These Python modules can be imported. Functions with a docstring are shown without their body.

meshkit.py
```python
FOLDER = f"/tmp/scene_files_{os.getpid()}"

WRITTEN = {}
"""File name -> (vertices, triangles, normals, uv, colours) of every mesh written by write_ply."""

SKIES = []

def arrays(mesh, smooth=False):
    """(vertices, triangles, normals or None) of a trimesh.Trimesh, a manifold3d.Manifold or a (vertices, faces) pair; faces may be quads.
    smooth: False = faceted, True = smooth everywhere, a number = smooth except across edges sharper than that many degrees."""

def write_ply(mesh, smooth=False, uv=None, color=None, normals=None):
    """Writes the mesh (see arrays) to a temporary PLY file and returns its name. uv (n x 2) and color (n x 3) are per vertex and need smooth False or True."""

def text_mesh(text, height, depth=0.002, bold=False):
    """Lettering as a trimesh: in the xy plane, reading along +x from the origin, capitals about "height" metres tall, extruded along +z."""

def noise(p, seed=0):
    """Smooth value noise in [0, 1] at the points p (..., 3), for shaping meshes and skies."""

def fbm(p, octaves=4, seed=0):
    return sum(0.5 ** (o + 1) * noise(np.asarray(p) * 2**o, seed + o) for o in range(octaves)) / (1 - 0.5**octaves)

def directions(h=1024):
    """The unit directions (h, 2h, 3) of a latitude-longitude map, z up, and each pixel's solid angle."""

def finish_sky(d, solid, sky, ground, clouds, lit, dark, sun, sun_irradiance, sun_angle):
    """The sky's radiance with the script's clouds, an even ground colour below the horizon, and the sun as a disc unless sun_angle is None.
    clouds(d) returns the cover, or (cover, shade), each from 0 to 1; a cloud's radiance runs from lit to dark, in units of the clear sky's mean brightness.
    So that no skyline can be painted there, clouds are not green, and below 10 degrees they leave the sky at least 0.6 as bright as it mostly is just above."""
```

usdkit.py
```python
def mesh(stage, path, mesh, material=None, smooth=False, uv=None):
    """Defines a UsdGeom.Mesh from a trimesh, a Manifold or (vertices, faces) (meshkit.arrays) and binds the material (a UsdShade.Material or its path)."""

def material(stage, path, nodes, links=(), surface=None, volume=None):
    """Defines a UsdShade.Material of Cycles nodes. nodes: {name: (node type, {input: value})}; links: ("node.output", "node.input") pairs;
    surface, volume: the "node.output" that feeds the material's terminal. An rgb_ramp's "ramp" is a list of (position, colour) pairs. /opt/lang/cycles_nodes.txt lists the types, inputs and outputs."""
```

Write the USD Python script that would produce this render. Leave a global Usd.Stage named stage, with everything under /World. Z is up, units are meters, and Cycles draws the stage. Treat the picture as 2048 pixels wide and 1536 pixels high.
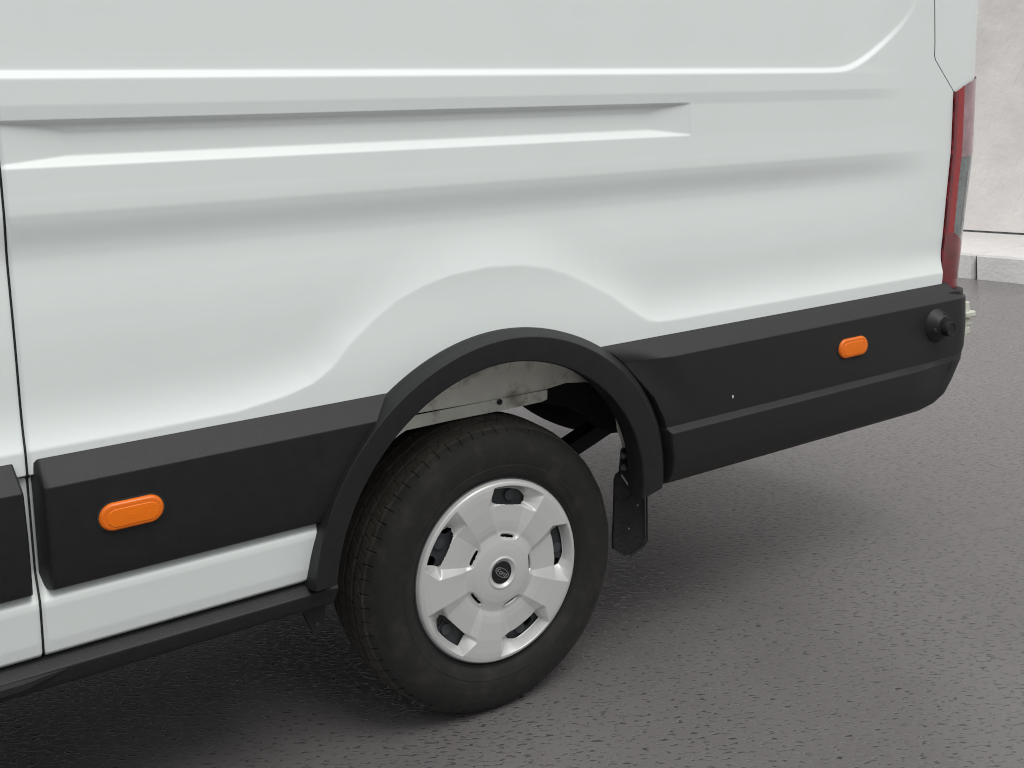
import math, numpy as np, trimesh, usdkit, meshkit
from shapely.geometry import Polygon, LineString, Point
from shapely import affinity
from pxr import Usd, UsdGeom, UsdLux, UsdShade, Gf, Sdf

stage = Usd.Stage.CreateInMemory()
UsdGeom.SetStageUpAxis(stage, UsdGeom.Tokens.z)
UsdGeom.SetStageMetersPerUnit(stage, 1.0)
UsdGeom.Xform.Define(stage, '/World')
UsdGeom.Scope.Define(stage, '/World/Looks')
rng = np.random.default_rng(7)

# ------------------------------------------------------------------ camera
# x runs along the van towards its tail, y into the van, z up; the rear wheel's outer face is at the origin
CAM = np.array([-1.16101, -2.01950, 1.36541])
RIGHT = np.array([0.84225153, -0.5371527, -0.04559967])
DOWN = np.array([-0.0812444, -0.04285808, -0.99577233])
FWD = np.array([0.53292749, 0.84239549, -0.07973793])
cam = UsdGeom.Camera.Define(stage, '/World/camera')
m = Gf.Matrix4d(*RIGHT, 0, *(-DOWN), 0, *(-FWD), 0, *CAM, 1)
cam.AddTransformOp().Set(m)
cam.CreateHorizontalApertureAttr(36.0)
cam.CreateVerticalApertureAttr(27.0)
cam.CreateFocalLengthAttr(35.622)
cam.CreateHorizontalApertureOffsetAttr(-0.459)
cam.CreateVerticalApertureOffsetAttr(-5.815)
cam.CreateClippingRangeAttr(Gf.Vec2f(0.05, 400))
cam.CreateExposureAttr(EXPOSURE := 1.13)

# ------------------------------------------------------------------ light: overcast sky, very soft high sun
SUN_EL, SUN_DIR = math.radians(60), (0.10, -0.55)          # direction towards the sun in the ground plane
sun_rot = math.atan2(SUN_DIR[0], SUN_DIR[1])
dome = UsdLux.DomeLight.Define(stage, '/World/sky')
dome.GetPrim().SetCustomDataByKey('kind', 'structure')
SKY = usdkit.material(stage, '/World/Looks/overcast_sky', {
    'sky': ('sky_texture', {'sky_type': 'single_scattering', 'sun_disc': False, 'sun_elevation': SUN_EL, 'sun_rotation': sun_rot}),
    'hs': ('hsv', {'saturation': 0.25, 'value': 0.75, 'fac': 1.0}),
    'tc': ('texture_coordinate', {}),
    'cl': ('noise_texture', {'scale': 2.2, 'detail': 5.0}),
    'cr': ('rgb_ramp', {'ramp': [(0.3, (6.6, 6.75, 6.75)), (0.7, (7.8, 7.95, 7.9))]}),
    'sx': ('separate_xyz', {}),
    'el': ('rgb_ramp', {'ramp': [(0.0, (0.06, 0.06, 0.06)), (0.5, (0.09, 0.09, 0.09)), (0.62, (0.18, 0.18, 0.18)), (0.75, (0.50, 0.50, 0.50)), (0.87, (0.92, 0.92, 0.92)), (1.0, (1.05, 1.05, 1.05))]}),
    'mu': ('mix_color', {'blend_type': 'multiply', 'fac': 1.0, 'use_clamp': False}),
    'mr': ('map_range', {'from_min': -1.0, 'from_max': 1.0}),
    'mx': ('mix_color', {'fac': 0.9, 'use_clamp': False}),
    'bg': ('background_shader', {'strength': 0.1})},
    [('sky.color', 'hs.color'), ('tc.generated', 'cl.vector'), ('cl.fac', 'cr.fac'), ('tc.generated', 'sx.vector'), ('sx.z', 'mr.value'), ('mr.result', 'el.fac'), ('hs.color', 'mx.a'), ('cr.color', 'mu.a'), ('el.color', 'mu.b'), ('mu.result', 'mx.b'), ('mx.result', 'bg.color')],
    surface='bg.background')
UsdShade.MaterialBindingAPI.Apply(dome.GetPrim()).Bind(SKY)
sun = UsdLux.DistantLight.Define(stage, '/World/sun')
sun.CreateIntensityAttr(0.15)
sun.CreateAngleAttr(28.0)
sun.CreateColorAttr(Gf.Vec3f(1.0, 0.98, 0.95))
sun.GetPrim().CreateAttribute('inputs:normalize', Sdf.ValueTypeNames.Bool).Set(True)
n = math.hypot(*SUN_DIR)
zdir = np.array([SUN_DIR[0] / n * math.cos(SUN_EL), SUN_DIR[1] / n * math.cos(SUN_EL), math.sin(SUN_EL)])
xdir = np.cross([0, 0, 1.0], zdir); xdir /= np.linalg.norm(xdir); ydir = np.cross(zdir, xdir)
sun.AddTransformOp().Set(Gf.Matrix4d(*xdir, 0, *ydir, 0, *zdir, 0, 0, 0, 20, 1))

# ------------------------------------------------------------------ materials
def mat(name, color, rough=0.5, bump=None, noise=None, dirt=None, **kw):
    """bump (scale, distance, detail); noise (scale, amount) varies the colour; dirt (scale, colour, threshold 0..1)"""
    nodes = {'p': ('principled_bsdf', {'base_color': color, 'roughness': rough, **kw}), 'tc': ('texture_coordinate', {}), 'g': ('geometry', {})}
    links = []
    src = None
    if noise:
        sc, am = noise
        nodes['n'] = ('noise_texture', {'scale': sc, 'detail': 4.0, 'roughness': 0.6})
        lo, hi = [max(0, c * (1 - am)) for c in color], [c * (1 + am) for c in color]
        nodes['nr'] = ('rgb_ramp', {'ramp': [(0.3, lo), (0.7, hi)]})
        links += [('g.position', 'n.vector'), ('n.fac', 'nr.fac')]
        src = 'nr.color'
    if dirt:
        sc, dc, th = dirt
        nodes['d'] = ('noise_texture', {'scale': sc, 'detail': 6.0, 'roughness': 0.65})
        nodes['dr'] = ('map_range', {'from_min': th, 'from_max': th + 0.18, 'to_min': 0.0, 'to_max': 1.0, 'clamp': True})
        nodes['dm'] = ('mix_color', {'a': color, 'b': dc})
        links += [('g.position', 'd.vector'), ('d.fac', 'dr.value'), ('dr.result', 'dm.fac')]
        if src: links.append((src, 'dm.a'))
        src = 'dm.result'
    if src: links.append((src, 'p.base_color'))
    if bump:
        sc, di, de = bump
        nodes['bn'] = ('noise_texture', {'scale': sc, 'detail': de, 'roughness': 0.55})
        nodes['b'] = ('bump', {'distance': di, 'strength': 1.0})
        links += [('g.position', 'bn.vector'), ('bn.fac', 'b.height'), ('b.normal', 'p.normal')]
    return usdkit.material(stage, '/World/Looks/' + name, nodes, links, surface='p.BSDF')

M = {}
M['paint'] = mat('white_paint', (0.745, 0.785, 0.770), 0.48, noise=(3.0, 0.012), coat_weight=0.22, coat_roughness=0.30)
M['paint_in'] = mat('white_primer', (0.78, 0.775, 0.70), 0.55, noise=(9, 0.12), dirt=(7.0, (0.16, 0.125, 0.07), 0.52))
M['clad'] = mat('black_plastic', (0.0068, 0.0068, 0.0074), 0.50, bump=(700, 0.0004, 2.0), noise=(30, 0.25), specular_ior_level=0.40)
M['clad_low'] = usdkit.material(stage, '/World/Looks/dusty_black_plastic', {
    'g': ('geometry', {}), 'p': ('principled_bsdf', {'roughness': 0.50, 'specular_ior_level': 0.45}), 'x': ('separate_xyz', {}),
    'n': ('noise_texture', {'scale': 22.0, 'detail': 6.0, 'roughness': 0.65}), 'z': ('map_range', {'from_min': 0.515, 'from_max': 0.455, 'clamp': True}),
    'm1': ('math', {'math_type': 'multiply'}), 'mr': ('map_range', {'from_min': 0.25, 'from_max': 0.62, 'clamp': True}),
    'c': ('mix_color', {'a': (0.0075, 0.0075, 0.0078), 'b': (0.060, 0.052, 0.036)}),
    'bn': ('noise_texture', {'scale': 900.0, 'detail': 2.0}), 'b': ('bump', {'distance': 0.0003})},
    [('g.position', 'n.vector'), ('g.position', 'x.vector'), ('g.position', 'bn.vector'), ('x.z', 'z.value'), ('z.result', 'm1.value1'), ('n.fac', 'm1.value2'), ('m1.value', 'mr.value'), ('mr.result', 'c.fac'),
     ('c.result', 'p.base_color'), ('bn.fac', 'b.height'), ('b.normal', 'p.normal')], surface='p.BSDF')
M['black'] = mat('underbody_black', (0.008, 0.008, 0.008), 0.7, noise=(12, 0.4))
M['flap'] = mat('mud_flap_rubber', (0.005, 0.005, 0.005), 0.7, bump=(90, 0.004, 4.0), dirt=(45, (0.045, 0.042, 0.036), 0.60))
M['gap'] = mat('gap_black', (0.02, 0.021, 0.022), 0.8)
M['seal'] = mat('grey_seal', (0.09, 0.095, 0.095), 0.7)
M['rubber'] = mat('tyre_rubber', (0.0075, 0.0070, 0.0063), 0.8, bump=(300, 0.0006, 3.0), noise=(60, 0.25), dirt=(16, (0.019, 0.0175, 0.0145), 0.50))
M['tread'] = mat('dusty_tread_rubber', (0.034, 0.0305, 0.0245), 0.85, bump=(180, 0.0012, 4.0), noise=(25, 0.3), dirt=(70, (0.075, 0.066, 0.050), 0.56))
M['silver'] = mat('silver_plastic', (0.54, 0.54, 0.53), 0.36, noise=(400, 0.05), metallic=0.2, coat_weight=0.2, coat_roughness=0.2)
M['steel'] = mat('dark_steel', (0.060, 0.064, 0.068), 0.55, noise=(40, 0.2), metallic=0.3)
M['badge'] = mat('badge_black', (0.006, 0.006, 0.007), 0.25)
M['chrome'] = mat('badge_silver', (0.42, 0.43, 0.43), 0.3, metallic=0.7)
M['amber'] = mat('amber_plastic', (0.78, 0.150, 0.001), 0.42, bump=(420, 0.0004, 1.0), coat_weight=0.2, coat_roughness=0.08)
M['amber_in'] = mat('amber_facets', (0.84, 0.170, 0.001), 0.3, bump=(600, 0.0005, 0.0))
M['red'] = mat('red_lens', (0.27, 0.006, 0.009), 0.25, coat_weight=0.35, coat_roughness=0.05, noise=(30, 0.1))
M['dred'] = mat('deep_red_lens', (0.12, 0.003, 0.008), 0.22, coat_weight=0.4, coat_roughness=0.05, noise=(24, 0.35))
M['pink'] = mat('faded_pink_lens', (0.29, 0.175, 0.195), 0.25, coat_weight=0.8, coat_roughness=0.05, noise=(26, 0.25))
M['reflector'] = mat('lamp_reflector', (0.70, 0.76, 0.75), 0.35, metallic=0.0, noise=(60, 0.25))
M['rib'] = mat('lamp_rib', (0.75, 0.77, 0.76), 0.3)
M['hinge'] = mat('cream_plastic', (0.56, 0.57, 0.49), 0.5, noise=(50, 0.1))
M['bolt'] = mat('zinc_bolt', (0.16, 0.16, 0.15), 0.45, metallic=0.4)
M['rod'] = mat('grey_rod', (0.30, 0.30, 0.29), 0.45, metallic=0.4)
M['fleck'] = mat('white_fleck', (0.6, 0.6, 0.58), 0.6)
M['clear'] = usdkit.material(stage, '/World/Looks/clear_lens', {
    't': ('transparent_bsdf', {'color': (0.96, 0.97, 0.97)}), 'gl': ('glossy_bsdf', {'color': (1, 1, 1), 'roughness': 0.06}),
    'f': ('fresnel', {'IOR': 1.5}), 'm': ('mix_closure', {})},
    [('f.fac', 'm.fac'), ('t.BSDF', 'm.closure1'), ('gl.BSDF', 'm.closure2')], surface='m.closure')
# dark polished asphalt with short worn pits
M['ground'] = usdkit.material(stage, '/World/Looks/asphalt', {
    'g': ('geometry', {}), 'p': ('principled_bsdf', {'roughness': 0.30, 'specular_ior_level': 0.42}),
    'mp': ('mapping', {'mapping_type': 'point', 'rotation': (0, 0, 0.567), 'scale': (1.0, 1.0, 1.0)}),
    'mp2': ('mapping', {'mapping_type': 'point', 'scale': (46.0, 140.0, 1.0)}),
    'n1': ('noise_texture', {'scale': 1.0, 'detail': 2.0, 'roughness': 0.45, 'distortion': 0.35}),
    'r1': ('map_range', {'range_type': 'smoothstep', 'from_min': 0.32, 'from_max': 0.46, 'to_min': 0.0, 'to_max': 1.0, 'clamp': True}),
    'n2': ('noise_texture', {'scale': 1.3, 'detail': 4.0, 'roughness': 0.6}),
    'n3': ('noise_texture', {'scale': 260.0, 'detail': 3.0, 'roughness': 0.6}),
    'c2': ('rgb_ramp', {'ramp': [(0.3, (0.120, 0.110, 0.111)), (0.7, (0.146, 0.1355, 0.136))]}),
    'c1': ('mix_color', {'a': (0.050, 0.0465, 0.046)}),
    'c3': ('mix_color', {'blend_type': 'overlay', 'fac': 0.18}),
    'rr': ('map_range', {'from_min': 0.3, 'from_max': 0.7, 'to_min': 0.20, 'to_max': 0.34}),
    'b': ('bump', {'distance': 0.0018, 'strength': 0.8}),
    'b2': ('bump', {'distance': 0.0005, 'strength': 0.5})},
    [('g.position', 'mp.vector'), ('mp.vector', 'mp2.vector'), ('mp2.vector', 'n1.vector'), ('g.position', 'n2.vector'), ('g.position', 'n3.vector'),
     ('n1.fac', 'r1.value'), ('n2.fac', 'c2.fac'), ('n2.fac', 'rr.value'), ('rr.result', 'p.roughness'), ('r1.result', 'c1.fac'), ('c2.color', 'c1.b'), ('c1.result', 'c3.a'), ('n3.color', 'c3.b'), ('c3.result', 'p.base_color'),
     ('r1.result', 'b.height'), ('n3.fac', 'b2.height'), ('b.normal', 'b2.normal'), ('b2.normal', 'p.normal')], surface='p.BSDF')
M['plaster'] = usdkit.material(stage, '/World/Looks/white_plaster', {
    'g': ('geometry', {}), 'p': ('principled_bsdf', {'roughness': 0.85}),
    'mp': ('mapping', {'mapping_type': 'point', 'rotation': (-0.45, 0, 0)}),
    'mp2': ('mapping', {'mapping_type': 'point', 'scale': (1.0, 7.0, 1.6)}),
    'n1': ('noise_texture', {'scale': 2.4, 'detail': 3.0, 'roughness': 0.6, 'distortion': 1.2}),
    's1': ('map_range', {'range_type': 'smoothstep', 'from_min': 0.56, 'from_max': 0.74, 'clamp': True}),
    'n3': ('noise_texture', {'scale': 7.0, 'detail': 5.0, 'roughness': 0.6}),
    'h': ('math', {'math_type': 'multiply_add', 'value2': -0.12}),
    'n2': ('noise_texture', {'scale': 2.6, 'detail': 5.0}),
    'c': ('rgb_ramp', {'ramp': [(0.3, (0.64, 0.605, 0.59)), (0.7, (0.745, 0.71, 0.69))]}),
    'cs': ('mix_color', {'b': (0.50, 0.46, 0.44)}),
    'sm': ('math', {'math_type': 'multiply', 'value2': 0.16}),
    'b': ('bump', {'distance': 0.012, 'strength': 0.8})},
    [('g.position', 'mp.vector'), ('mp.vector', 'mp2.vector'), ('mp2.vector', 'n1.vector'), ('n1.fac', 's1.value'), ('g.position', 'n2.vector'), ('g.position', 'n3.vector'), ('n2.fac', 'c.fac'),
     ('s1.result', 'sm.value1'), ('sm.value', 'cs.fac'), ('c.color', 'cs.a'), ('cs.result', 'p.base_color'),
     ('s1.result', 'h.value1'), ('n3.fac', 'h.value3'), ('h.value', 'b.height'), ('b.normal', 'p.normal')], surface='p.BSDF')
M['kerb'] = mat('white_kerb_stone', (0.66, 0.635, 0.62), 0.8, bump=(35, 0.006, 5.0), noise=(3, 0.06), dirt=(16, (0.36, 0.335, 0.31), 0.64))

# ------------------------------------------------------------------ helpers
used = {}
def path(name, parent):
    base = (parent.GetPath().pathString if parent else '/World') + '/' + name
    k = used.get(base, 0); used[base] = k + 1
    return base if k == 0 else f'{base}_{k:03d}'
def obj(name, mesh, material, parent=None, smooth=30, label=None, kind=None):
    o = usdkit.mesh(stage, path(name, parent), mesh, M[material], smooth).GetPrim()
    if label: o.SetCustomDataByKey('label', label)
    if kind: o.SetCustomDataByKey('kind', kind)
    return o
def thing(name, label=None, cat=None, kind=None, parent=None):
    o = UsdGeom.Xform.Define(stage, path(name, parent)).GetPrim()
    for k, v in (('label', label), ('category', cat), ('kind', kind)):
        if v: o.SetCustomDataByKey(k, v)
    return o
def cat(*ms):
    return trimesh.util.concatenate([x if isinstance(x, trimesh.Trimesh) else trimesh.Trimesh(*x, process=False) for x in ms])
def box(x0, x1, y0, y1, z0, z1, bevel=0.0):
    if bevel <= 0:
        b = trimesh.creation.box([x1 - x0, y1 - y0, z1 - z0]); b.apply_translation([(x0 + x1) / 2, (y0 + y1) / 2, (z0 + z1) / 2]); return b
    pts = []
    for sx in (0, 1):
        for sy in (0, 1):
            for sz in (0, 1):
                c = np.array([(x0, x1)[sx], (y0, y1)[sy], (z0, z1)[sz]]); d = np.array([1 - 2 * sx, 1 - 2 * sy, 1 - 2 * sz]) * bevel
                for a in range(3):
                    q = c + d; q[a] = c[a]; pts.append(q)
    return trimesh.convex.convex_hull(np.array(pts))
def grid(P, face=None, keep=None, closed=False):
    """P (n, m, 3) -> quads as triangles, turned so that their mean normal agrees with face; keep(points) masks quads by centre"""
    P = np.asarray(P, float); a, b = P.shape[:2]
    idx = np.arange(a * b).reshape(a, b)
    if closed: idx = np.vstack([idx, idx[:1]])
    q = np.stack([idx[:-1, :-1], idx[1:, :-1], idx[1:, 1:], idx[:-1, 1:]], -1).reshape(-1, 4)
    V = P.reshape(-1, 3)
    if keep is not None: q = q[keep(V[q].mean(1))]
    f = np.vstack([q[:, [0, 1, 2]], q[:, [0, 2, 3]]])
    if face is not None:
        nn = np.cross(V[f[:, 1]] - V[f[:, 0]], V[f[:, 2]] - V[f[:, 0]]).sum(0)
        if nn @ np.asarray(face, float) < 0: f = f[:, ::-1]
    return trimesh.Trimesh(V, f, process=False)
def prism(poly, y0, y1):
    """shapely polygon in (x, z), extruded from y0 to y1"""
    e = trimesh.creation.extrude_polygon(poly, abs(y1 - y0), engine='earcut')
    v = e.vertices.copy(); e.vertices = np.stack([v[:, 0], max(y0, y1) - v[:, 2], v[:, 1]], 1)
    if np.linalg.det([[1, 0, 0], [0, 0, 1], [0, -1, 0]]) < 0: e.invert()
    return e
def tube(p, r, seg=12):
    p = np.array(p, float); out = []
    for a, b in zip(p[:-1], p[1:]):
        out.append(trimesh.creation.cylinder(r, segment=[a, b], sections=seg))
    return cat(*out)
def cyl(c, r, d, sections=32, axis=(0, -1, 0)):
    a = np.array(c, float); return trimesh.creation.cylinder(r, segment=[a, a + np.array(axis) * d], sections=sections)
def revolve_y(prof, seg=96, cx=0, cz=0):
    """prof: (r, y) points, turned about the y axis"""
    t = np.linspace(0, 2 * np.pi, seg, endpoint=False)
    pr = np.array(prof); P = np.stack([cx + pr[None, :, 0] * np.cos(t)[:, None], np.repeat(pr[None, :, 1], seg, 0), cz + pr[None, :, 0] * np.sin(t)[:, None]], -1)
    return grid(P, closed=True)
def lerp(z, pts):
    pts = sorted(pts); return np.interp(z, [p[0] for p in pts], [p[1] for p in pts])
def smooth01(t): t = np.clip(t, 0, 1); return t * t * (3 - 2 * t)
def sdf(px, pz, poly, chunk=40000):
    """distance to the polygon's edge, positive inside"""
    p = np.stack([np.ravel(px), np.ravel(pz)], 1); A = np.array(poly, float); B = np.roll(A, -1, 0); out = np.empty(len(p))
    for i in range(0, len(p), chunk):
        q = p[i:i + chunk]; d2 = np.full(len(q), 1e9); ins = np.zeros(len(q), bool)
        for a, b in zip(A, B):
            e = b - a; w = q - a; t = np.clip(w @ e / max(e @ e, 1e-12), 0, 1); r = w - t[:, None] * e
            d2 = np.minimum(d2, (r * r).sum(1))
            c = ((a[1] > q[:, 1]) != (b[1] > q[:, 1])) & (q[:, 0] < (b[0] - a[0]) * (q[:, 1] - a[1]) / ((b[1] - a[1]) or 1e-12) + a[0])
            ins ^= c
        out[i:i + chunk] = np.where(ins, 1, -1) * np.sqrt(d2)
    return out.reshape(np.shape(px))
def rounded(pts, r=0.03, n=6):
    """corner-cuts a polyline (Chaikin)"""
    p = np.array(pts, float)
    for _ in range(3):
        q = np.empty((2 * len(p) - 2, 2)); q[0::2] = 0.75 * p[:-1] + 0.25 * p[1:]; q[1::2] = 0.25 * p[:-1] + 0.75 * p[1:]
        p = np.vstack([p[:1], q, p[-1:]])
    return p

# ------------------------------------------------------------------ setting
obj('ground', grid(np.stack(list(np.meshgrid(np.linspace(-40, 40, 41), np.linspace(-40, 40, 41), indexing='ij')) + [np.zeros((41, 41))], -1), (0, 0, 1)), 'ground', kind='structure', smooth=False)
kerb = thing('kerb', kind='structure')
edges = [-6.0, -4.2, -2.4, -0.6, 1.25, 3.13, 4.95, 6.8, 8.6, 10.4]
for i, (a, b) in enumerate(zip(edges[:-1], edges[1:])):
    o = (0.0, .004, -.003, .002, .0, -.006, .003, 0, 0)[i]
    obj('kerb_stone', box(6.56 + o, 8.2, a + .011, b - .011, -.05, 0.213 - .5 * o, 0.018), 'kerb', kerb, smooth=20)
obj('kerb_bed', box(6.60, 8.15, -6, 10.4, -.08, .19), 'gap', kerb)
wl = thing('plaster_wall', 'rough white plaster wall behind the kerb stones, right of the van', 'wall')
obj('wall_face', box(8.02, 8.4, -6, 14, .236, 5.5), 'plaster', wl)
obj('wall_base_joint', box(8.026, 8.35, -6, 14, .18, .24), 'seal', wl)

# ------------------------------------------------------------------ the van
van = thing('delivery_van', 'white high-sided delivery van with black lower cladding, amber side markers and silver wheel cover', 'van')

RECESS = [(-4.6, 1.509), (1.07, 1.509)] + [tuple(p) for p in rounded([(1.07, 1.509), (1.16, 1.509), (1.255, 1.513), (1.365, 1.560), (1.505, 1.648), (1.585, 1.732), (1.612, 1.84), (1.612, 2.2)])[1:]] + [(1.612, 2.42), (-4.6, 2.42)]
FLANGE = [(-4.6, .30), (-4.6, .846), (-0.78, .845), (-0.60, .848), (-0.50, .862), (-0.44, .878), (-0.395, .905), (-0.354, .946), (-0.295, .99), (-0.233, 1.027), (-0.17, 1.05), (-0.10, 1.066), (0.0, 1.074), (0.09, 1.068), (0.16, 1.053),
          (0.21, 1.034), (0.27, 1.005), (0.336, .968), (0.385, .932), (0.428, .903), (0.455, .888), (0.485, .880), (0.55, .878), (0.81, .879), (2.5, .877), (2.5, .30)]
SLOT_Z0, SLOT_Z1 = 1.351, 1.434

def y_side(x, z):
    """outer face of the white sheet metal (smaller y = further out)"""
    x, z = np.broadcast_arrays(np.asarray(x, float), np.asarray(z, float))
    from scipy.interpolate import PchipInterpolator
    curve = PchipInterpolator([.30, .80, .93, 1.02, 1.08, 1.13, 1.160, 1.185, 1.200, 1.256, 1.270, 1.300], [-.0105, -.0110, -.0122, -.0126, -.0106, -.0066, -.0036, -.0022, -.0034, -.0158, -.0177, -.0171])
    base = lerp(z, [(1.300, -.0171), (1.351, -.0158), (1.434, -.0158), (1.4345, -.0160), (1.462, -.0190), (1.509, -.0182), (1.53, -.0165), (1.75, -.0100), (2.1, 0.006), (2.45, .026)])
    base = np.where(z < 1.300, curve(np.clip(z, .3, 1.30)), base)
    # the undercut below the waist crease fades out towards the tail
    fade = smooth01((x - 0.9) / 0.85)
    flat = lerp(z, [(0.30, -.010), (0.9, -.011), (1.05, -.0130), (1.2, -.0122), (1.269, -.0162), (1.351, -.0155), (1.55, -.0155), (1.75, -.0100), (2.1, .006), (2.45, .026)])
    low = z < 1.35
    y = np.where(low, base * (1 - .62 * fade) + flat * .62 * fade, base)
    up = smooth01((x - 1.28) / .3); y = np.where(~low, y * (1 - up) + flat * up, y)
    # slot with a hard upper lip
    d = (0.0050 + .0095 * np.clip((x + .985) / .115, 0, 1)) * smooth01((x + 1.30) / .25) * np.where(x < .50, 1, np.clip(1 - (x - .50) / .128 * .88, 0, 1)) * (x < .628)
    s = np.minimum(np.where(SLOT_Z1 - z < .0035, (SLOT_Z1 - z) * 2.6, .0091 + (SLOT_Z1 - z - .0035) * .30), (z - SLOT_Z0) * .76)
    y = y + np.clip(np.minimum(d, s), 0, None)
    # recessed upper panel
    dr = sdf(x, z, RECESS)
    y = y + .0115 * smooth01(dr / .0175)
    # raised flange above the cladding and round the wheel arch
    df = sdf(x, z, FLANGE)
    t = np.clip(-df / np.where(x > .3, .120, .105), 0, 1)
    yf = -.0315 + .0085 * smooth01((z - .87) / .19)
    w = (1 - t) ** 2.5
    y = y * (1 - w) + yf * w
    # the strip of sheet below the cladding
    lo = lerp(z, [(0.30, 0.02), (0.452, .0), (0.466, -.030), (0.476, -.046), (0.50, -.0515), (0.566, -.0600), (.576, -.0590), (.594, -.0440), (0.62, -.020), (0.74, -.020)])
    te = smooth01((x - x_rear(z) + .36) / .35) * smooth01((z - .90) / .10)
    y = y * (1 - te) - .0155 * te
    return np.where(z < .74, lo, np.where(z < .80, -.020, y))

SEAM = -0.981
def x_rear(z): return lerp(z, [(0.40, 1.648), (0.838, 1.648), (0.948, 1.671), (1.106, 1.698), (1.263, 1.727), (1.446, 1.743), (1.449, 1.743), (1.548, 1.653), (1.562, 1.648), (1.60, 1.651), (2.6, 1.662)])
AX, AZ = 0.005, 0.50
def arch_curve(pts, n=160):
    p = np.array(pts, float)
    from scipy.interpolate import splprep, splev
    tck, u = splprep(p.T, s=2e-4, k=3); return np.array(splev(np.linspace(0, 1, n), tck)).T
OUT = arch_curve([(-0.492, .462), (-0.486, .50), (-0.459, .584), (-0.408, .685), (-0.347, .763), (-0.283, .828), (-0.185, .886), (-0.07, .922), (0.03, .928), (0.075, .925), (0.175, .902), (0.291, .848), (0.381, .767), (0.449, .666), (0.478, .569), (0.468, .472)])
MID = arch_curve([(-0.486, .470), (-0.471, .519), (-0.438, .615), (-0.389, .704), (-0.31, .789), (-0.212, .863), (-0.086, .908), (0.02, .9165), (0.060, .915), (0.155, .892), (0.261, .834), (0.348, .752), (0.410, .655), (0.434, .560), (0.425, .478)])
INN = arch_curve([(-0.440, .472), (-0.428, .506), (-0.377, .621), (-0.32, .71), (-0.24, .786), (-0.152, .836), (-0.062, .857), (0.01, .8605), (0.07, .856), (0.181, .813), (0.28, .731), (0.342, .640), (0.371, .540), (0.366, .465)])
HOLE = np.vstack([0.55 * OUT + 0.45 * INN, [(0.43, .2), (-0.46, .2)]])

# side panels of sheet metal
zz = np.concatenate([np.arange(.448, 1.78, .003), np.linspace(1.79, 2.30, 28), np.linspace(2.32, 2.45, 14)])
xu = np.concatenate([[SEAM + .0015], np.arange(SEAM + .004, 1.50, .006)])
tail = np.linspace(0, 1, 30)[1:]
X = np.empty((len(zz), len(xu) + len(tail)))
for i, z in enumerate(zz):
    xr = x_rear(z) - .0015
    X[i] = np.concatenate([xu, xu[-1] + (xr - xu[-1]) * tail])
Z = np.repeat(zz[:, None], X.shape[1], 1)
Y = y_side(X, Z)
Y[:, 0] += .006
side = grid(np.stack([X, Y, Z], -1), (0, -1, 0), keep=lambda c: (sdf(c[:, 0], c[:, 2], HOLE) < 0) & ((c[:, 0] < .2) | (c[:, 2] > .70)))
obj('rear_side_panel', side, 'paint', van, smooth=True)
xf = np.concatenate([np.linspace(-4.4, -1.2, 60), np.arange(-1.19, SEAM - .004, .006), [SEAM - .0025]])
zf = zz
Xf, Zf = np.meshgrid(xf, zf)
Yf = y_side(Xf, Zf); Yf[:, -1] += .006
obj('front_side_panel', grid(np.stack([Xf, Yf, Zf], -1), (0, -1, 0)), 'paint', van, smooth=True)
zs = np.linspace(.45, 2.44, 200)
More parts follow.
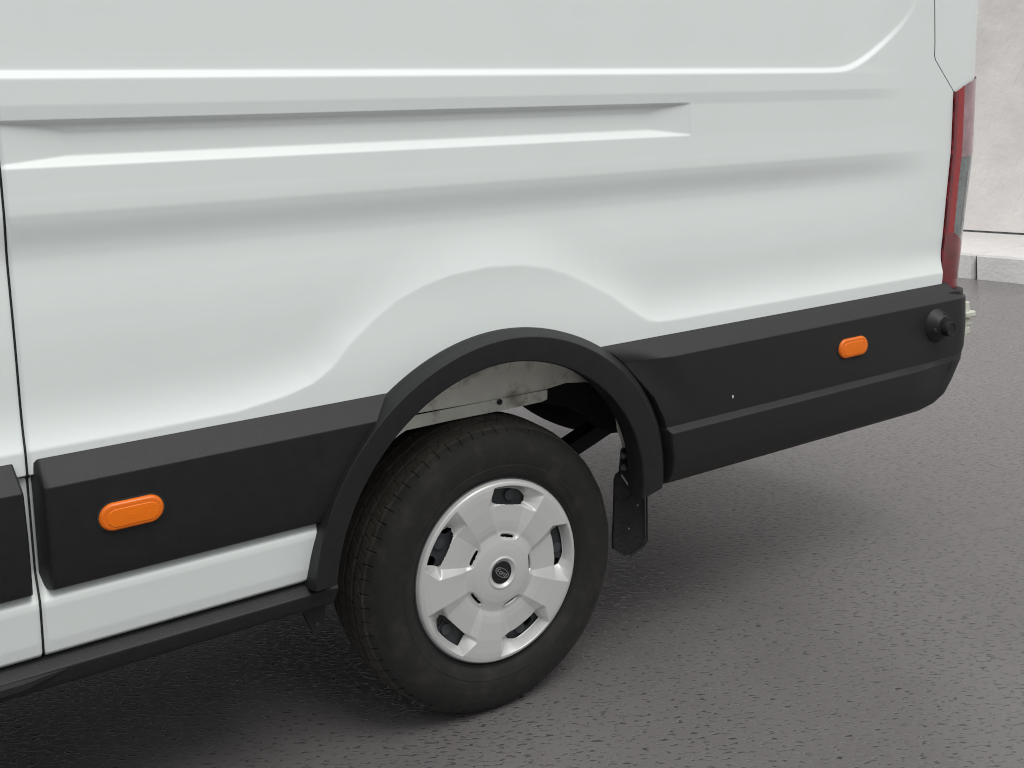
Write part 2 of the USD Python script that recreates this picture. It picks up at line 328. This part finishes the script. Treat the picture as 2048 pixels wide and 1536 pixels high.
obj('panel_seam', grid(np.stack([np.stack([np.full_like(zs, SEAM - .012), y_side(np.full_like(zs, SEAM - .02), zs) + .008, zs], -1), np.stack([np.full_like(zs, SEAM + .012), y_side(np.full_like(zs, SEAM + .02), zs) + .008, zs], -1)], 0), (0, -1, 0)), 'gap', van)

# rear corner and rear doors: a section that follows the side, turns the corner and runs across the tail
def xc(z): return lerp(z, [(0.7, 1.69), (0.846, 1.705), (.951, 1.728), (1.258, 1.798), (1.51, 1.820), (1.744, 1.846), (2.45, 1.852)])
RC = .115
def section(z, xs, ncol, off=0.0, back=1.9, nback=6):
    """columns of one row: from xs along the side, round the corner, across the tail"""
    y0 = float(y_side(np.array([xs if xs < 1.64 else 1.64]), np.array([max(z, .83)]))[0]); y0 = -.0155 if z < 1.55 else y0
    c = float(xc(z)); a = np.linspace(0, np.pi / 2, ncol)
    s = np.linspace(xs, c, 8)[:-1]
    P = [(x, y0 - off, z) for x in s] + [(c + (RC + off) * math.sin(t), y0 + RC - (RC + off) * math.cos(t), z) for t in a]
    P += [(c + RC + off, y0 + RC + (back - RC) * k / nback, z) for k in range(1, nback + 1)]
    return P
rows = []
for z in np.concatenate([np.linspace(1.449, 1.60, 40), np.linspace(1.62, 2.45, 30)]):
    rows.append(section(z, float(x_rear(z)) + .0025, 16))
obj('rear_door_skin', grid(rows, (0.5, -1, 0)), 'paint', van, smooth=35)
rows = [section(z, float(x_rear(z)) - .004, 16, off=-.006) for z in np.linspace(.72, 2.45, 120)]
obj('rear_pillar', grid(rows, (0.5, -1, 0)), 'gap', van, smooth=35)
rows = [[(xc(z) + RC - .002, y, z) for y in np.linspace(.2, 1.98, 4)] for z in np.linspace(.72, 1.449, 8)]
obj('rear_door_panel', grid(rows, (1, 0, 0)), 'paint', van)

# roof, far side, floor: the closed body around the part in view
P = []
for x in (-4.4, 1.45):
    P.append([(x, .026, 2.45), (x, .06, 2.52), (x, .14, 2.575), (x, .5, 2.61), (x, 1.0, 2.62), (x, 1.5, 2.61), (x, 1.86, 2.575), (x, 1.94, 2.52), (x, 1.974, 2.45), (x, 2.02, 1.5), (x, 2.03, .85), (x, 2.03, .46)])
obj('roof_and_far_side', grid(P, (0, 0, 1)), 'paint', van, smooth=40)
obj('front_bulkhead', box(-4.42, -4.40, 0.03, 1.97, .5, 2.5), 'paint', van)
obj('tail_panel', box(1.80, 1.83, .10, 1.95, .55, .80), 'clad', van)
floor = cat(box(-4.38, -.52, .03, 2.0, .60, .64), box(-.52, .52, .36, 1.66, .66, .70), box(.52, 1.70, .03, 2.0, .66, .70), box(-.52, .52, .36, .38, .64, .93), box(-.52, .52, .10, .38, .93, .95))
obj('floor_pan', floor, 'black', van)

# ---- black cladding
def cladding(prof, xstart, xend, ncol=60, endcap_left=True, endcap_right=False, chl=.022):
    """prof: (z, y) from top to bottom; xstart(z), xend(z); the left end is chamfered back to y_in"""
    rows = []
    for z, y in prof:
        a, b = xstart(z), xend(z)
        xs = np.linspace(a + (chl if endcap_left else 0), b - (.004 if endcap_right else 0), ncol)
        r = [(x, y, z) for x in xs]
        if endcap_left:
            k = max(0.0, (-.026 - y)); r = [(a, min(-.012, y + .05), z), (a + chl * (.25 - 0), y + k * .75, z), (a + chl * .72, y + k * .18, z)] + r
        if endcap_right: r = r + [(b - .001, y + .003, z), (b, y + .05, z)]
        rows.append(r)
    return grid(rows, (0, -1, 0))
def arch_x(z, side, off=0.0):
    c = .7 * OUT + .3 * MID; k = np.argmax(c[:, 1]); s = c[:k + 1] if side < 0 else c[k:]
    o = np.argsort(s[:, 1]); return float(np.interp(z, s[o, 1], s[o, 0])) + off
PF = [(.831, -.020), (.829, -.033), (.8265, -.0355), (.806, -.0555), (.787, -.0743), (.7855, -.0756), (.783, -.0762), (.70, -.0765), (.64, -.0750), (.606, -.0715), (.598, -.068), (.594, -.060), (.592, -.015)]
front_clad = cladding(PF, lambda z: SEAM + .005, lambda z: arch_x(z, -1, .012), chl=.017)
clad = obj('front_cladding', front_clad, 'clad', van, smooth=28)
obj('forward_cladding', cladding(PF, lambda z: -4.4, lambda z: -.9915 if z < .775 else -.9915 - .012 * (z - .775) / .055, endcap_left=False, endcap_right=True), 'clad', van, smooth=28)

# rear bumper side: rows by height, wraps round the tail corner
PB = [(.846, .12), (.8455, -.02), (.8445, -.030), (.8415, -.0345), (.82, -.0560), (.7985, -.0760), (.797, -.0772), (.794, -.0778), (.70, -.0770), (.64, -.0755), (.619, -.0745), (.6165, -.0747), (.6148, -.0762), (.6060, -.0905), (.6045, -.0918), (.602, -.0922), (.54, -.0890), (.505, -.0830), (.482, -.0730), (.468, -.060), (.460, -.040), (.456, .0), (.459, .10)]
def bxc(z): return lerp(z, [(.44, 1.40), (.458, 1.44), (.48, 1.515), (.52, 1.580), (.57, 1.625), (.638, 1.662), (.72, 1.672), (.846, 1.672)])
rows = []
cols = np.concatenate([np.linspace(0, 1, 100)])
for z, y in PB:
    zc_ = min(z, .804)
    a, c = arch_x(max(z, .47), 1, .006), float(bxc(z))
    ch = .012
    yt = y + (max(y, -.050) - y) * float(smooth01((z - .66) / .14))
    r = [(a, yt + .045, z), (a + .003, yt + .008, z), (a + .008, yt + .001, z)]
    for x in a + ch + .006 + (c - a - ch - .006) * cols:
        yl = y
        if .51 < z < .6145: yl = y + .0145 * smooth01((x - 1.42) / .2)
        if z <= .51: yl = y + .006 * smooth01((x - 1.42) / .2)
        yl = yl + (max(yl, -.050) - yl) * (1 - smooth01((x - a) / .15)) * smooth01((z - .66) / .14)
        r.append((x, yl, z))
    ye = r[-1][1]; R2 = .10
    for t in np.linspace(0, np.pi / 2, 14)[1:]:
        r.append((c + R2 * math.sin(t), ye + R2 - R2 * math.cos(t), z if z < .70 else z - (z - zc_) * smooth01(t / .4)))
    r.append((c + R2, 1.9, zc_))
    rows.append(r)
bump = grid(rows, (0.2, -1, 0))
bumper = obj('rear_bumper', bump, 'clad_low', van, smooth=28)
# joint of the bumper's lower end cap
pts = []
for z in np.linspace(.470, .605, 16):
    x = float(lerp(z, [(.46, 1.485), (.473, 1.503), (.528, 1.574), (.577, 1.616), (.61, 1.632)]))
    yy = float(lerp(z, [(p[0], p[1]) for p in PB[9:21]])) + (.0125 if z > .5 else .006)
    pts.append((x, yy + .0004 + max(0, (x - float(bxc(z)))) * .6, z))
obj('bumper_joint', tube(pts, .0016, 6), 'gap', bumper)
pad = [(1.56, .10), (1.60, -.045), (1.655, -.062)] + [(1.672 + .112 * math.sin(t), -.066 + .112 - .112 * math.cos(t)) for t in np.linspace(.1, np.pi / 2, 12)] + [(1.784, 1.8), (1.56, 1.8)]
e = trimesh.creation.extrude_polygon(Polygon(pad), .026, engine='earcut'); e.apply_translation([0, 0, .792])
obj('step_pad', e, 'clad', bumper, smooth=40)
obj('paint_chip', trimesh.creation.icosphere(2, .004), 'fleck', bumper)
st = stage.GetPrimAtPath(bumper.GetPath().AppendChild('paint_chip')); UsdGeom.Xformable(st).AddTransformOp().Set(Gf.Matrix4d(.7, 0, 0, 0, 0, .35, 0, 0, 0, 0, 1.2, 0, .693, -.0762, .657, 1))

# ---- wheel arch moulding
n = len(OUT)
def lift(c, y): return np.concatenate([c[:, :1], np.full((len(c), 1), y), c[:, 1:]], 1)
cen = np.array([AX, AZ])
def inset(c, k):
    v = cen - c; return c + v / np.linalg.norm(v, axis=1, keepdims=True) * k
rows = [lift(inset(OUT, .000), -.020), lift(inset(OUT, .0005), -.0440), lift(inset(OUT, .002), -.0480), lift(.5 * inset(OUT, .002) + .5 * inset(MID, -.0022), -.068), lift(inset(MID, -.0012), -.0900), lift(inset(MID, .000), -.0912), lift(inset(MID, .0015), -.0918), lift(.5 * MID + .5 * INN, -.0925), lift(inset(INN, -.004), -.0915),
        lift(inset(INN, -.0012), -.0895), lift(INN, -.085), lift(inset(INN, -.001), -.060), lift(inset(INN, -.006), -.022), lift(inset(INN, -.028), -.012)]
obj('arch_backing', grid([lift(inset(OUT, -.03)[90:], -.012), lift(inset(OUT, .02)[90:], -.012)], (0, -1, 0)), 'gap', van)
obj('wheel_arch_moulding', grid(rows, (0, -1, 0)), 'clad', van, smooth=28)

# ---- sill below the white strip
PS = [(.472, .0), (.4675, -.028), (.465, -.038), (.462, -.044), (.451, -.060), (.4485, -.0618), (.4455, -.0625), (.43, -.060), (.418, -.055), (.412, -.048), (.409, -.02), (.41, .08)]
sill_end = lambda z: -.420 - max(0, .46 - z) * .25
sl = obj('sill', cladding(PS, lambda z: -4.4, sill_end, endcap_left=False, endcap_right=True, ncol=80), 'clad', van, smooth=28)
obj('sill_step', trimesh.convex.convex_hull([(-1.6, -.074, .446), (-1.6, -.058, .456), (-.93, -.0605, .447), (-1.6, -.076, .428), (-1.02, -.0715, .432), (-1.02, -.0700, .443), (-1.6, -.04, .42), (-.93, -.045, .43), (-1.02, -.05, .425)]), 'clad', sl, smooth=25)
tab = Polygon([(-.505, .415), (-.446, .415), (-.446, .400), (-.449, .362), (-.453, .351), (-.462, .347), (-.470, .352), (-.480, .375), (-.488, .398)]).buffer(.002)
tb = obj('jacking_bracket', prism(tab, -.028, -.006), 'clad', sl)
obj('bracket_hole', cyl((-.464, -.0275, .368), .005, .003, 16), 'gap', tb)

# ---- side markers
def stadium(cx, cz, w, h): return LineString([(cx - w / 2 + h / 2, cz), (cx + w / 2 - h / 2, cz)]).buffer(h / 2, 16)
def domed(poly, y0, y1, bev):
    """a flat button with a rolled edge"""
    ringsn = 7; P = []
    L = np.linspace(0, 1, 96, endpoint=False)
    for t in np.linspace(0, 1, ringsn):
        ins = bev * (1 - math.cos(t * np.pi / 2)); yy = y0 + (y1 - y0) * math.sin(t * np.pi / 2)
        ring = poly.buffer(-ins, 16).exterior
        P.append([(q.x, yy, q.y) for q in (ring.interpolate(s, normalized=True) for s in L)])
    c = poly.centroid; P.append([(c.x, y1 - .0006, c.y)] * len(L))
    P = np.array(P); P = np.concatenate([P, P[:, :1]], 1)
    return grid(P, None)
def fixn(mesh):
    mesh = trimesh.Trimesh(mesh.vertices, mesh.faces, process=True); mesh.fix_normals(); return mesh
for (cx, cz, yb, nm) in ((-.820, .7095, -.0765, 'front'), (1.166, .7195, -.0772, 'rear')):
    mk = thing('side_marker', parent=van)
    w, h = (.114, .052) if nm == 'front' else (.121, .056)
    obj('marker_base', prism(stadium(cx, cz, w + .006, h + .006), yb - .0012, yb + .01), 'gap', mk)
    obj('amber_lens', domed(stadium(cx, cz, w, h), yb - .001, yb - .0085, .006), 'amber', mk, smooth=40)
    obj('lens_facets', domed(stadium(cx + .002, cz - .002, w - .022, h - .018), yb - .0078, yb - .0096, .002), 'amber_in', mk, smooth=40)

# ---- marker stalk / sensor on the bumper corner
sn = thing('rear_sensor', parent=van)
cx, cz = 1.553, .729
obj('sensor_base', revolve_y([(.054, -.072), (.053, -.0775), (.049, -.083), (.040, -.096), (.033, -.106), (.030, -.1085), (.0, -.1085)], 64, cx, cz), 'clad', sn)
obj('sensor_head', revolve_y([(.0225, -.105), (.0225, -.125), (.0215, -.1275), (.0205, -.1280), (.0195, -.1275), (.0190, -.126), (.0, -.126)], 48, cx + .004, cz - .006), 'clad', sn)
for a in (70, 190, 310):
    obj('screw_recess', cyl((cx + .037 * math.cos(math.radians(a)), -.0970, cz + .037 * math.sin(math.radians(a))), .0065, .006, 16), 'gap', sn)

# ---- door hinge at the tail
hg = thing('door_hinge', parent=van)
for z0, z1, x1 in ((.731, .764, 1.816), (.714, .733, 1.830), (.684, .706, 1.828), (.656, .682, 1.815)):
    obj('hinge_leaf', box(1.775, x1, -.018 if x1 < 1.83 else -.030, .05, z0, z1, .004), 'hinge', hg)
obj('hinge_pin', trimesh.creation.cylinder(.007, segment=[(1.792, -.012, .655), (1.792, -.012, .762)], sections=16), 'hinge', hg)

# ---- tail light
lamp = thing('tail_light', parent=van)
LT = lambda u: lerp(u, [(0, 1.447), (.25, 1.478), (.5, 1.497), (.7, 1.502), (1, 1.502)])      # top edge across the lamp
def lamp_rows(z0f, z1f, u0f, u1f, off, nz=40, nu=24):
    rows = []
    for v in np.linspace(0, 1, nz):
        r = []
        for k in np.linspace(0, 1, nu):
            zm = z0f(.5) + (z1f(.5) - z0f(.5)) * v
            u = u0f(zm) + (u1f(zm) - u0f(zm)) * k
            z = z0f(u) + (z1f(u) - z0f(u)) * v
            xs = float(x_rear(min(z, 1.446))) + .001
            c = float(xc(z)); La = c - xs; Lb = RC * np.pi / 2
            s = u * (La + Lb + .05); o = off
            if s < La: p = (xs + s, -.0155 - o, z)
            elif s < La + Lb:
                t = (s - La) / RC; p = (c + (RC + o) * math.sin(t), -.0155 + RC - (RC + o) * math.cos(t), z)
            else: p = (c + RC + o, -.0155 + RC + s - La - Lb, z)
            if k == 0: r.append((p[0], p[1] + off + .012, p[2]))
            r.append(p)
        rows.append(r)
    return grid(rows, (.5, -1, 0))
zb = lambda u: lerp(u, [(0, .840), (.1, .828), (.4, .812), (1, .812)])
split = lambda u: lerp(u, [(0, 1.0), (.16, 1.0), (.42, .955), (1, .94)])
US = .155
obj('lamp_housing', lamp_rows(zb, LT, lambda z: 0, lambda z: 1, -.004), 'gap', lamp)
obj('red_edge_strip', lamp_rows(split, LT, lambda z: 0, lambda z: US, .007), 'red', lamp, smooth=40)
obj('lower_red_lens', lamp_rows(zb, split, lambda z: 0, lambda z: 1, .007), 'dred', lamp, smooth=40)
obj('pink_lens', lamp_rows(lambda u: 1.235 + .02 * u, LT, lambda z: US, lambda z: 1, .006), 'pink', lamp, smooth=40)
obj('clear_lens', lamp_rows(split, lambda u: 1.235 + .02 * u, lambda z: US, lambda z: 1, .006), 'clear', lamp, smooth=40)
rf = obj('reflector', lamp_rows(lambda u: split(u) + .0, lambda u: 1.24 + .02 * u, lambda z: US - .02, lambda z: 1, -.001), 'reflector', lamp, smooth=40)
for zc in (.992, 1.012, 1.055, 1.075, 1.115, 1.135, 1.175):
    obj('reflector_rib', lamp_rows(lambda u: zc - .0022, lambda u: zc + .0022, lambda z: US, lambda z: US + .20, .0015, 3, 10), 'rib', rf)
obj('reflector_rib', lamp_rows(lambda u: .985, lambda u: 1.19, lambda z: US + .19, lambda z: US + .205, .002, 24, 3), 'rib', rf)
obj('red_edge_bead', lamp_rows(zb, lambda u: 1.447, lambda z: 0, lambda z: .045, .0085), 'dred', lamp, smooth=40)

# ---- wheel well and what shows through it
well = thing('wheel_well', parent=van)
lipl = [lift(inset(INN, -.030), -.022), lift(inset(INN, -.028), .02), lift(inset(INN, -.030), .10), lift(inset(INN, -.030), .36)]
kk = int(np.searchsorted(INN[:, 0], .26))
obj('well_lip', grid([r[8:kk] for r in lipl], (0, 0, -1)), 'paint_in', well, smooth=40)
obj('arch_liner', grid([lift(inset(INN, -.012), -.03)[kk - 4:-4], lift(inset(INN, -.034), .005)[kk - 4:-4], lift(inset(INN, -.058), .043)[kk - 4:-4]], (-1, 0, 0)), 'black', well, smooth=40)
wp = Polygon([(-.44, .66), (-.36, .695), (-.28, .722), (-.142, .733), (0.0, .729), (.10, .727), (.218, .727), (.278, .733), (.34, .725), (.373, .714), (.43, .68), (.42, .72), (.35, .80), (.22, .88), (.05, .91), (-.10, .90), (-.25, .84), (-.36, .75), (-.45, .66)])
obj('inner_panel', prism(wp, .098, .104), 'paint_in', well)
obj('panel_flange', cat(prism(Polygon([(-.20, .731), (.218, .7265), (.216, .703), (.20, .699), (.10, .699), (-.05, .701), (-.20, .700)]), .092, .096)), 'paint_in', well)
obj('drain_hole', cyl((.075, .0905, .722), .007, .003, 20), 'gap', well)
obj('pressed_rib', tube([(-.055, .0975, .83), (-.055, .0975, .775), (-.028, .0975, .775), (-.028, .0975, .835)], .0018, 6), 'paint_in', well)
obj('pressed_rib', tube([(.105, .0975, .785), (.135, .0975, .84)], .0018, 6), 'paint_in', well)
wcv = inset(INN, -.057)[kk + 14:-6]; wcu = wcv - np.stack([np.interp(wcv[:, 1], [.45, .48, .56, .60, .66, .70], [.006, .016, .014, .020, .008, .0]), 0 * wcv[:, 0]], 1)
obj('rear_well_edge', grid([[(x, .0445, z) for x, z in wcv], [(x, .046, z) for x, z in wcu]], (-1, -1, 0)), 'paint_in', well)
# black chassis parts behind
ch = thing('chassis', parent=van)
prof = Polygon([(.275, .70), (.297, .72), (.36, .73), (.46, .72), (.56, .66), (.545, .528), (.50, .535), (.454, .580), (.40, .615), (.354, .635), (.288, .655), (.257, .665)])
obj('spring_hanger', prism(prof, .20, .30), 'black', ch, smooth=False)
for x, z in ((.44, .655), (.49, .64)):
    obj('hanger_bolt', cyl((x, .201, z), .011, .010, 16), 'black', ch)
bl = trimesh.creation.icosphere(3, 1.0); bl.apply_scale([.24, .22, .11]); bl.apply_transform(trimesh.transformations.rotation_matrix(.42, [0, 1, 0])); bl.apply_translation([.62, .56, .56])
obj('air_tank', bl, 'black', ch, smooth=60)
obj('leaf_spring', trimesh.convex.convex_hull([(x, y, z + d) for x, z, d in ((.10, .375, -.022), (.10, .375, .018), (.60, .545, -.024), (.60, .545, .022)) for y in (.28, .34)]), 'black', ch, smooth=False)
obj('axle', tube([(0, .2, .345), (0, 1.75, .345)], .05, 24), 'black', ch)

# ---- mud flap
mf = thing('mud_flap', parent=van)
flap = Polygon([(.365, .478), (.372, .492), (.383, .496), (.392, .553), (.402, .556), (.462, .492), (.462, .470), (.455, .30), (.446, .286), (.405, .272), (.388, .272), (.352, .300), (.352, .33), (.360, .40)])
fl = prism(flap, .018, .026)
obj('flap_sheet', fl, 'flap', mf)
obj('flap_rim', cat(tube([(.402, .014, .555), (.4625, .012, .491), (.4625, .012, .465), (.456, .012, .30), (.447, .014, .285), (.405, .016, .271)], .003, 8)), 'clad', mf)
obj('flap_rib', trimesh.convex.convex_hull([(.360, .018, .412), (.43, .018, .435), (.43, .018, .428), (.36, .018, .405), (.40, .012, .42)]), 'flap', mf)
for x, z in ((.392, .537), (.392, .507)):
    obj('flap_bolt', cat(cyl((x, .018, z), .0085, .004, 6), cyl((x, .016, z), .005, .008, 12)), 'bolt', mf)
obj('flap_rod', tube([(.379, .008, .492), (.402, .004, .454)], .0028, 10), 'rod', mf)
for k in range(10):
    x, z = .37 + .07 * rng.random(), .29 + .17 * rng.random(); r = .0025 + .003 * rng.random()
    b = trimesh.creation.icosphere(1, r); b.apply_translation([x, .018, z]); obj('mud_fleck', b, 'bolt' if k % 3 == 0 else 'flap', mf)

# ------------------------------------------------------------------ wheel
WZ, RT = 0.345, 0.3525
wheel = thing('wheel', parent=van)
# tyre: side wall, shoulder with sipes, ribbed tread
prof = [(.205, .030), (.214, .018), (.2205, .009), (.2225, .0045), (.228, .0035), (.231, -.001), (.240, -.006), (.252, -.0100), (.254, -.0106), (.2555, -.0098), (.262, -.0112), (.275, -.0122), (.2765, -.0114), (.278, -.0122), (.290, -.0112), (.303, -.0078), (.3045, -.0070), (.306, -.0062), (.314, -.0020), (.322, .0035), (.3265, .0075), (.3275, .0078), (.3320, .0125), (.3375, .0190), (.3415, .0255)]
tr = []
for y in np.linspace(.029, .205, 89): tr.append((RT - .0115 * abs((y - .117) / .088) ** 2.4, y))
far = [(r, .234 - y) for r, y in reversed(prof)]
pr = np.array(prof + tr + far)
NT = 1080
th = np.linspace(0, 2 * np.pi, NT, endpoint=False)
Rr = np.repeat(pr[None, :, 0], NT, 0); Yy = np.repeat(pr[None, :, 1], NT, 0)
T = th[:, None]
sip = ((T * 66 / (2 * np.pi)) % 1)
onsh = ((pr[:, 0] > .329) & (pr[:, 1] < .034))[None]
Rr -= np.where(onsh & (sip < .10), .0022, 0); Yy += np.where(onsh & (sip < .10), .0016, 0)
yn = pr[:, 1][None]
for g, w in ((.058, .005), (.096, .0055), (.138, .0055), (.176, .005)):
    zig = g + .0022 * np.abs(((T * 44 / (2 * np.pi)) % 1) * 2 - 1)
    Rr -= np.where((np.abs(yn - zig) < w) & (yn > .03) & (yn < .204), .0055, 0)
lat = ((T * 66 / (2 * np.pi) + yn * 16) % 1)
Rr -= np.where((lat < .12) & (yn > .034) & (yn < .20) & (np.abs(yn - .117) > .024), .0016, 0)
Rr += .0006 * np.sin(T * 23) * (pr[:, 0] > .33)[None]
Pt = np.stack([Rr * np.cos(T), Yy, WZ + Rr * np.sin(T)], -1)
flat = Pt[..., 2] < .0015
Pt[..., 2] = np.maximum(Pt[..., 2], .0015)
low = np.clip((.045 - Pt[..., 2]) / .045, 0, 1); Pt[..., 1] += np.where(pr[:, 1] < .06, -.004, 0)[None] * low
k0, k1 = 23, len(pr) - 23
tyre = thing('tyre', parent=wheel)
obj('sidewall', grid(Pt[:, :k0 + 1], closed=True).apply_transform(np.eye(4)), 'rubber', tyre, smooth=35)
obj('tread', grid(Pt[:, k0:k1 + 1], closed=True), 'tread', tyre, smooth=35)
obj('inner_sidewall', grid(Pt[:, k1:], closed=True), 'rubber', tyre, smooth=35)

# wheel cover as a relief in polar coordinates
def pol(r, a): return (r * math.cos(math.radians(a)), r * math.sin(math.radians(a)))
REC = [pol(.0800, -15), pol(.0860, -19), pol(.100, -21), pol(.150, -22), pol(.2050, -22)] + [pol(.2050, a) for a in np.linspace(-22, 20, 16)[1:]] + [pol(.168, 27), pol(.100, 22), pol(.086, 18), pol(.080, 15)]
TRG = [pol(.0865, -15), pol(.157, -10.5), pol(.170, -13.0), pol(.182, -11.5), pol(.190, -7)] + [pol(.1935, a) for a in np.linspace(-3, 17, 6)] + [pol(.1935, 18.8), pol(.159, 19.5), pol(.0865, 15)]
HOL = [pol(.162, -10), pol(.170, -12.5), pol(.181, -11), pol(.189, -6.5)] + [pol(.1925, a) for a in np.linspace(-3, 16, 6)] + [pol(.1925, 18.2), pol(.162, 18.6)]
SLO = [pol(.0822, -12), pol(.0838, -13)] + [pol(.0864, a) for a in np.linspace(-11, 11, 7)] + [pol(.0838, 13), pol(.0822, 12)]
rr = np.concatenate([np.linspace(.026, .2175, 175)]); tt = np.linspace(0, 2 * np.pi, 1080, endpoint=False)
RR, TT = np.meshgrid(rr, tt)
A = (np.degrees(TT) + 36) % 72 - 36
LX, LZ = RR * np.cos(np.radians(A)), RR * np.sin(np.radians(A))
face = lerp(RR, [(.026, .0085), (.0285, .0092), (.0340, .0148), (.0360, .0153), (.0385, .0135), (.040, .0127), (.046, .0125), (.055, .0118), (.070, .0095), (.082, .0062), (.090, .0043), (.0940, .0038), (.0970, .0044), (.105, .0064), (.12, .0085), (.16, .0105), (.19, .0100), (.203, .0088), (.2105, .0066), (.2140, .0040), (.2163, -.001), (.2175, -.006)])
db = np.clip(sdf(LX, LZ, REC), 0, None); dt = np.clip(-sdf(LX, LZ, TRG), 0, None)
D = lerp(RR, [(.086, .0040), (.157, .0125), (.160, .015), (.164, .028), (.25, .028)])
dep = D * db / np.maximum(db + dt, 1e-6)
ds = sdf(LX, LZ, SLO); dep += .004 * smooth01((ds + .004) / .004)
Yc = -(face - dep)
C = np.stack([RR * np.cos(TT), Yc, WZ + RR * np.sin(TT)], -1)
def keep_cover(c):
    x, z = c[:, 0], c[:, 2] - WZ; r = np.hypot(x, z); a = np.radians((np.degrees(np.arctan2(z, x)) + 36) % 72 - 36)
    lx, lz = r * np.cos(a), r * np.sin(a)
    return (sdf(lx, lz, HOL) < 0) & (sdf(lx, lz, SLO) < 0)
cover = obj('wheel_cover', grid(C, (0, -1, 0), keep=keep_cover, closed=True), 'silver', wheel, smooth=13)
# steel wheel behind the cover
disc = Point(0, WZ).buffer(.212, 48)
for ang in (134, 161, -152, -120, 22, -12, -62, -92):
    a = math.radians(ang); disc = disc.difference(Point(.178 * math.cos(a), WZ + .178 * math.sin(a)).buffer(.0145, 16))
    a = 2 * np.pi * (k + .35) / 14; disc = disc.difference(Point(.177 * math.cos(a), WZ + .177 * math.sin(a)).buffer(.0165, 12))
obj('steel_disc', prism(disc, .026, .032), 'steel', wheel)
obj('rim_barrel', revolve_y([(.205, .030), (.212, .012), (.2185, .0045), (.2205, .006), (.214, .03), (.20, .04), (.19, .20)], 96, 0, WZ), 'steel', wheel)
obj('brake_drum', revolve_y([(0, .06), (.15, .06), (.15, .2)], 48, 0, WZ), 'black', wheel)
for k in range(5):
    a = math.radians(72 * k + 74); obj('wheel_nut', cyl(((.176 * math.cos(a)), .027, WZ + .176 * math.sin(a)), .013, .008, 12), 'steel', wheel)
# badge
bd = obj('centre_badge', revolve_y([(.0270, -.0050), (.0266, -.0102), (.0258, -.0108), (.0, -.0115)], 64, 0, WZ), 'badge', wheel)
def shift(mesh, tilt=-6):
    mesh.apply_transform(trimesh.transformations.rotation_matrix(math.radians(-tilt), [0, 1, 0], [0, 0, WZ])); return mesh
el = affinity.translate(affinity.scale(Point(0, 0).buffer(1, 32), .0205, .0100), 0, WZ)
obj('badge_oval', shift(prism(el.difference(el.buffer(-.0011)), -.0122, -.0106), -38), 'chrome', bd)
tx = meshkit.text_mesh('Ford', .0100, .0006, bold=False)
v = tx.vertices.copy(); cxm = (v[:, 0].min() + v[:, 0].max()) / 2; sx = .029 / (v[:, 0].max() - v[:, 0].min())
v = np.stack([(v[:, 0] - cxm) * sx + (v[:, 1] - .005) * .30, -.0114 - v[:, 2], WZ + v[:, 1] - .0052], 1)
tx.vertices = v; tx.invert()
obj('badge_lettering', shift(tx, -38), 'chrome', bd)
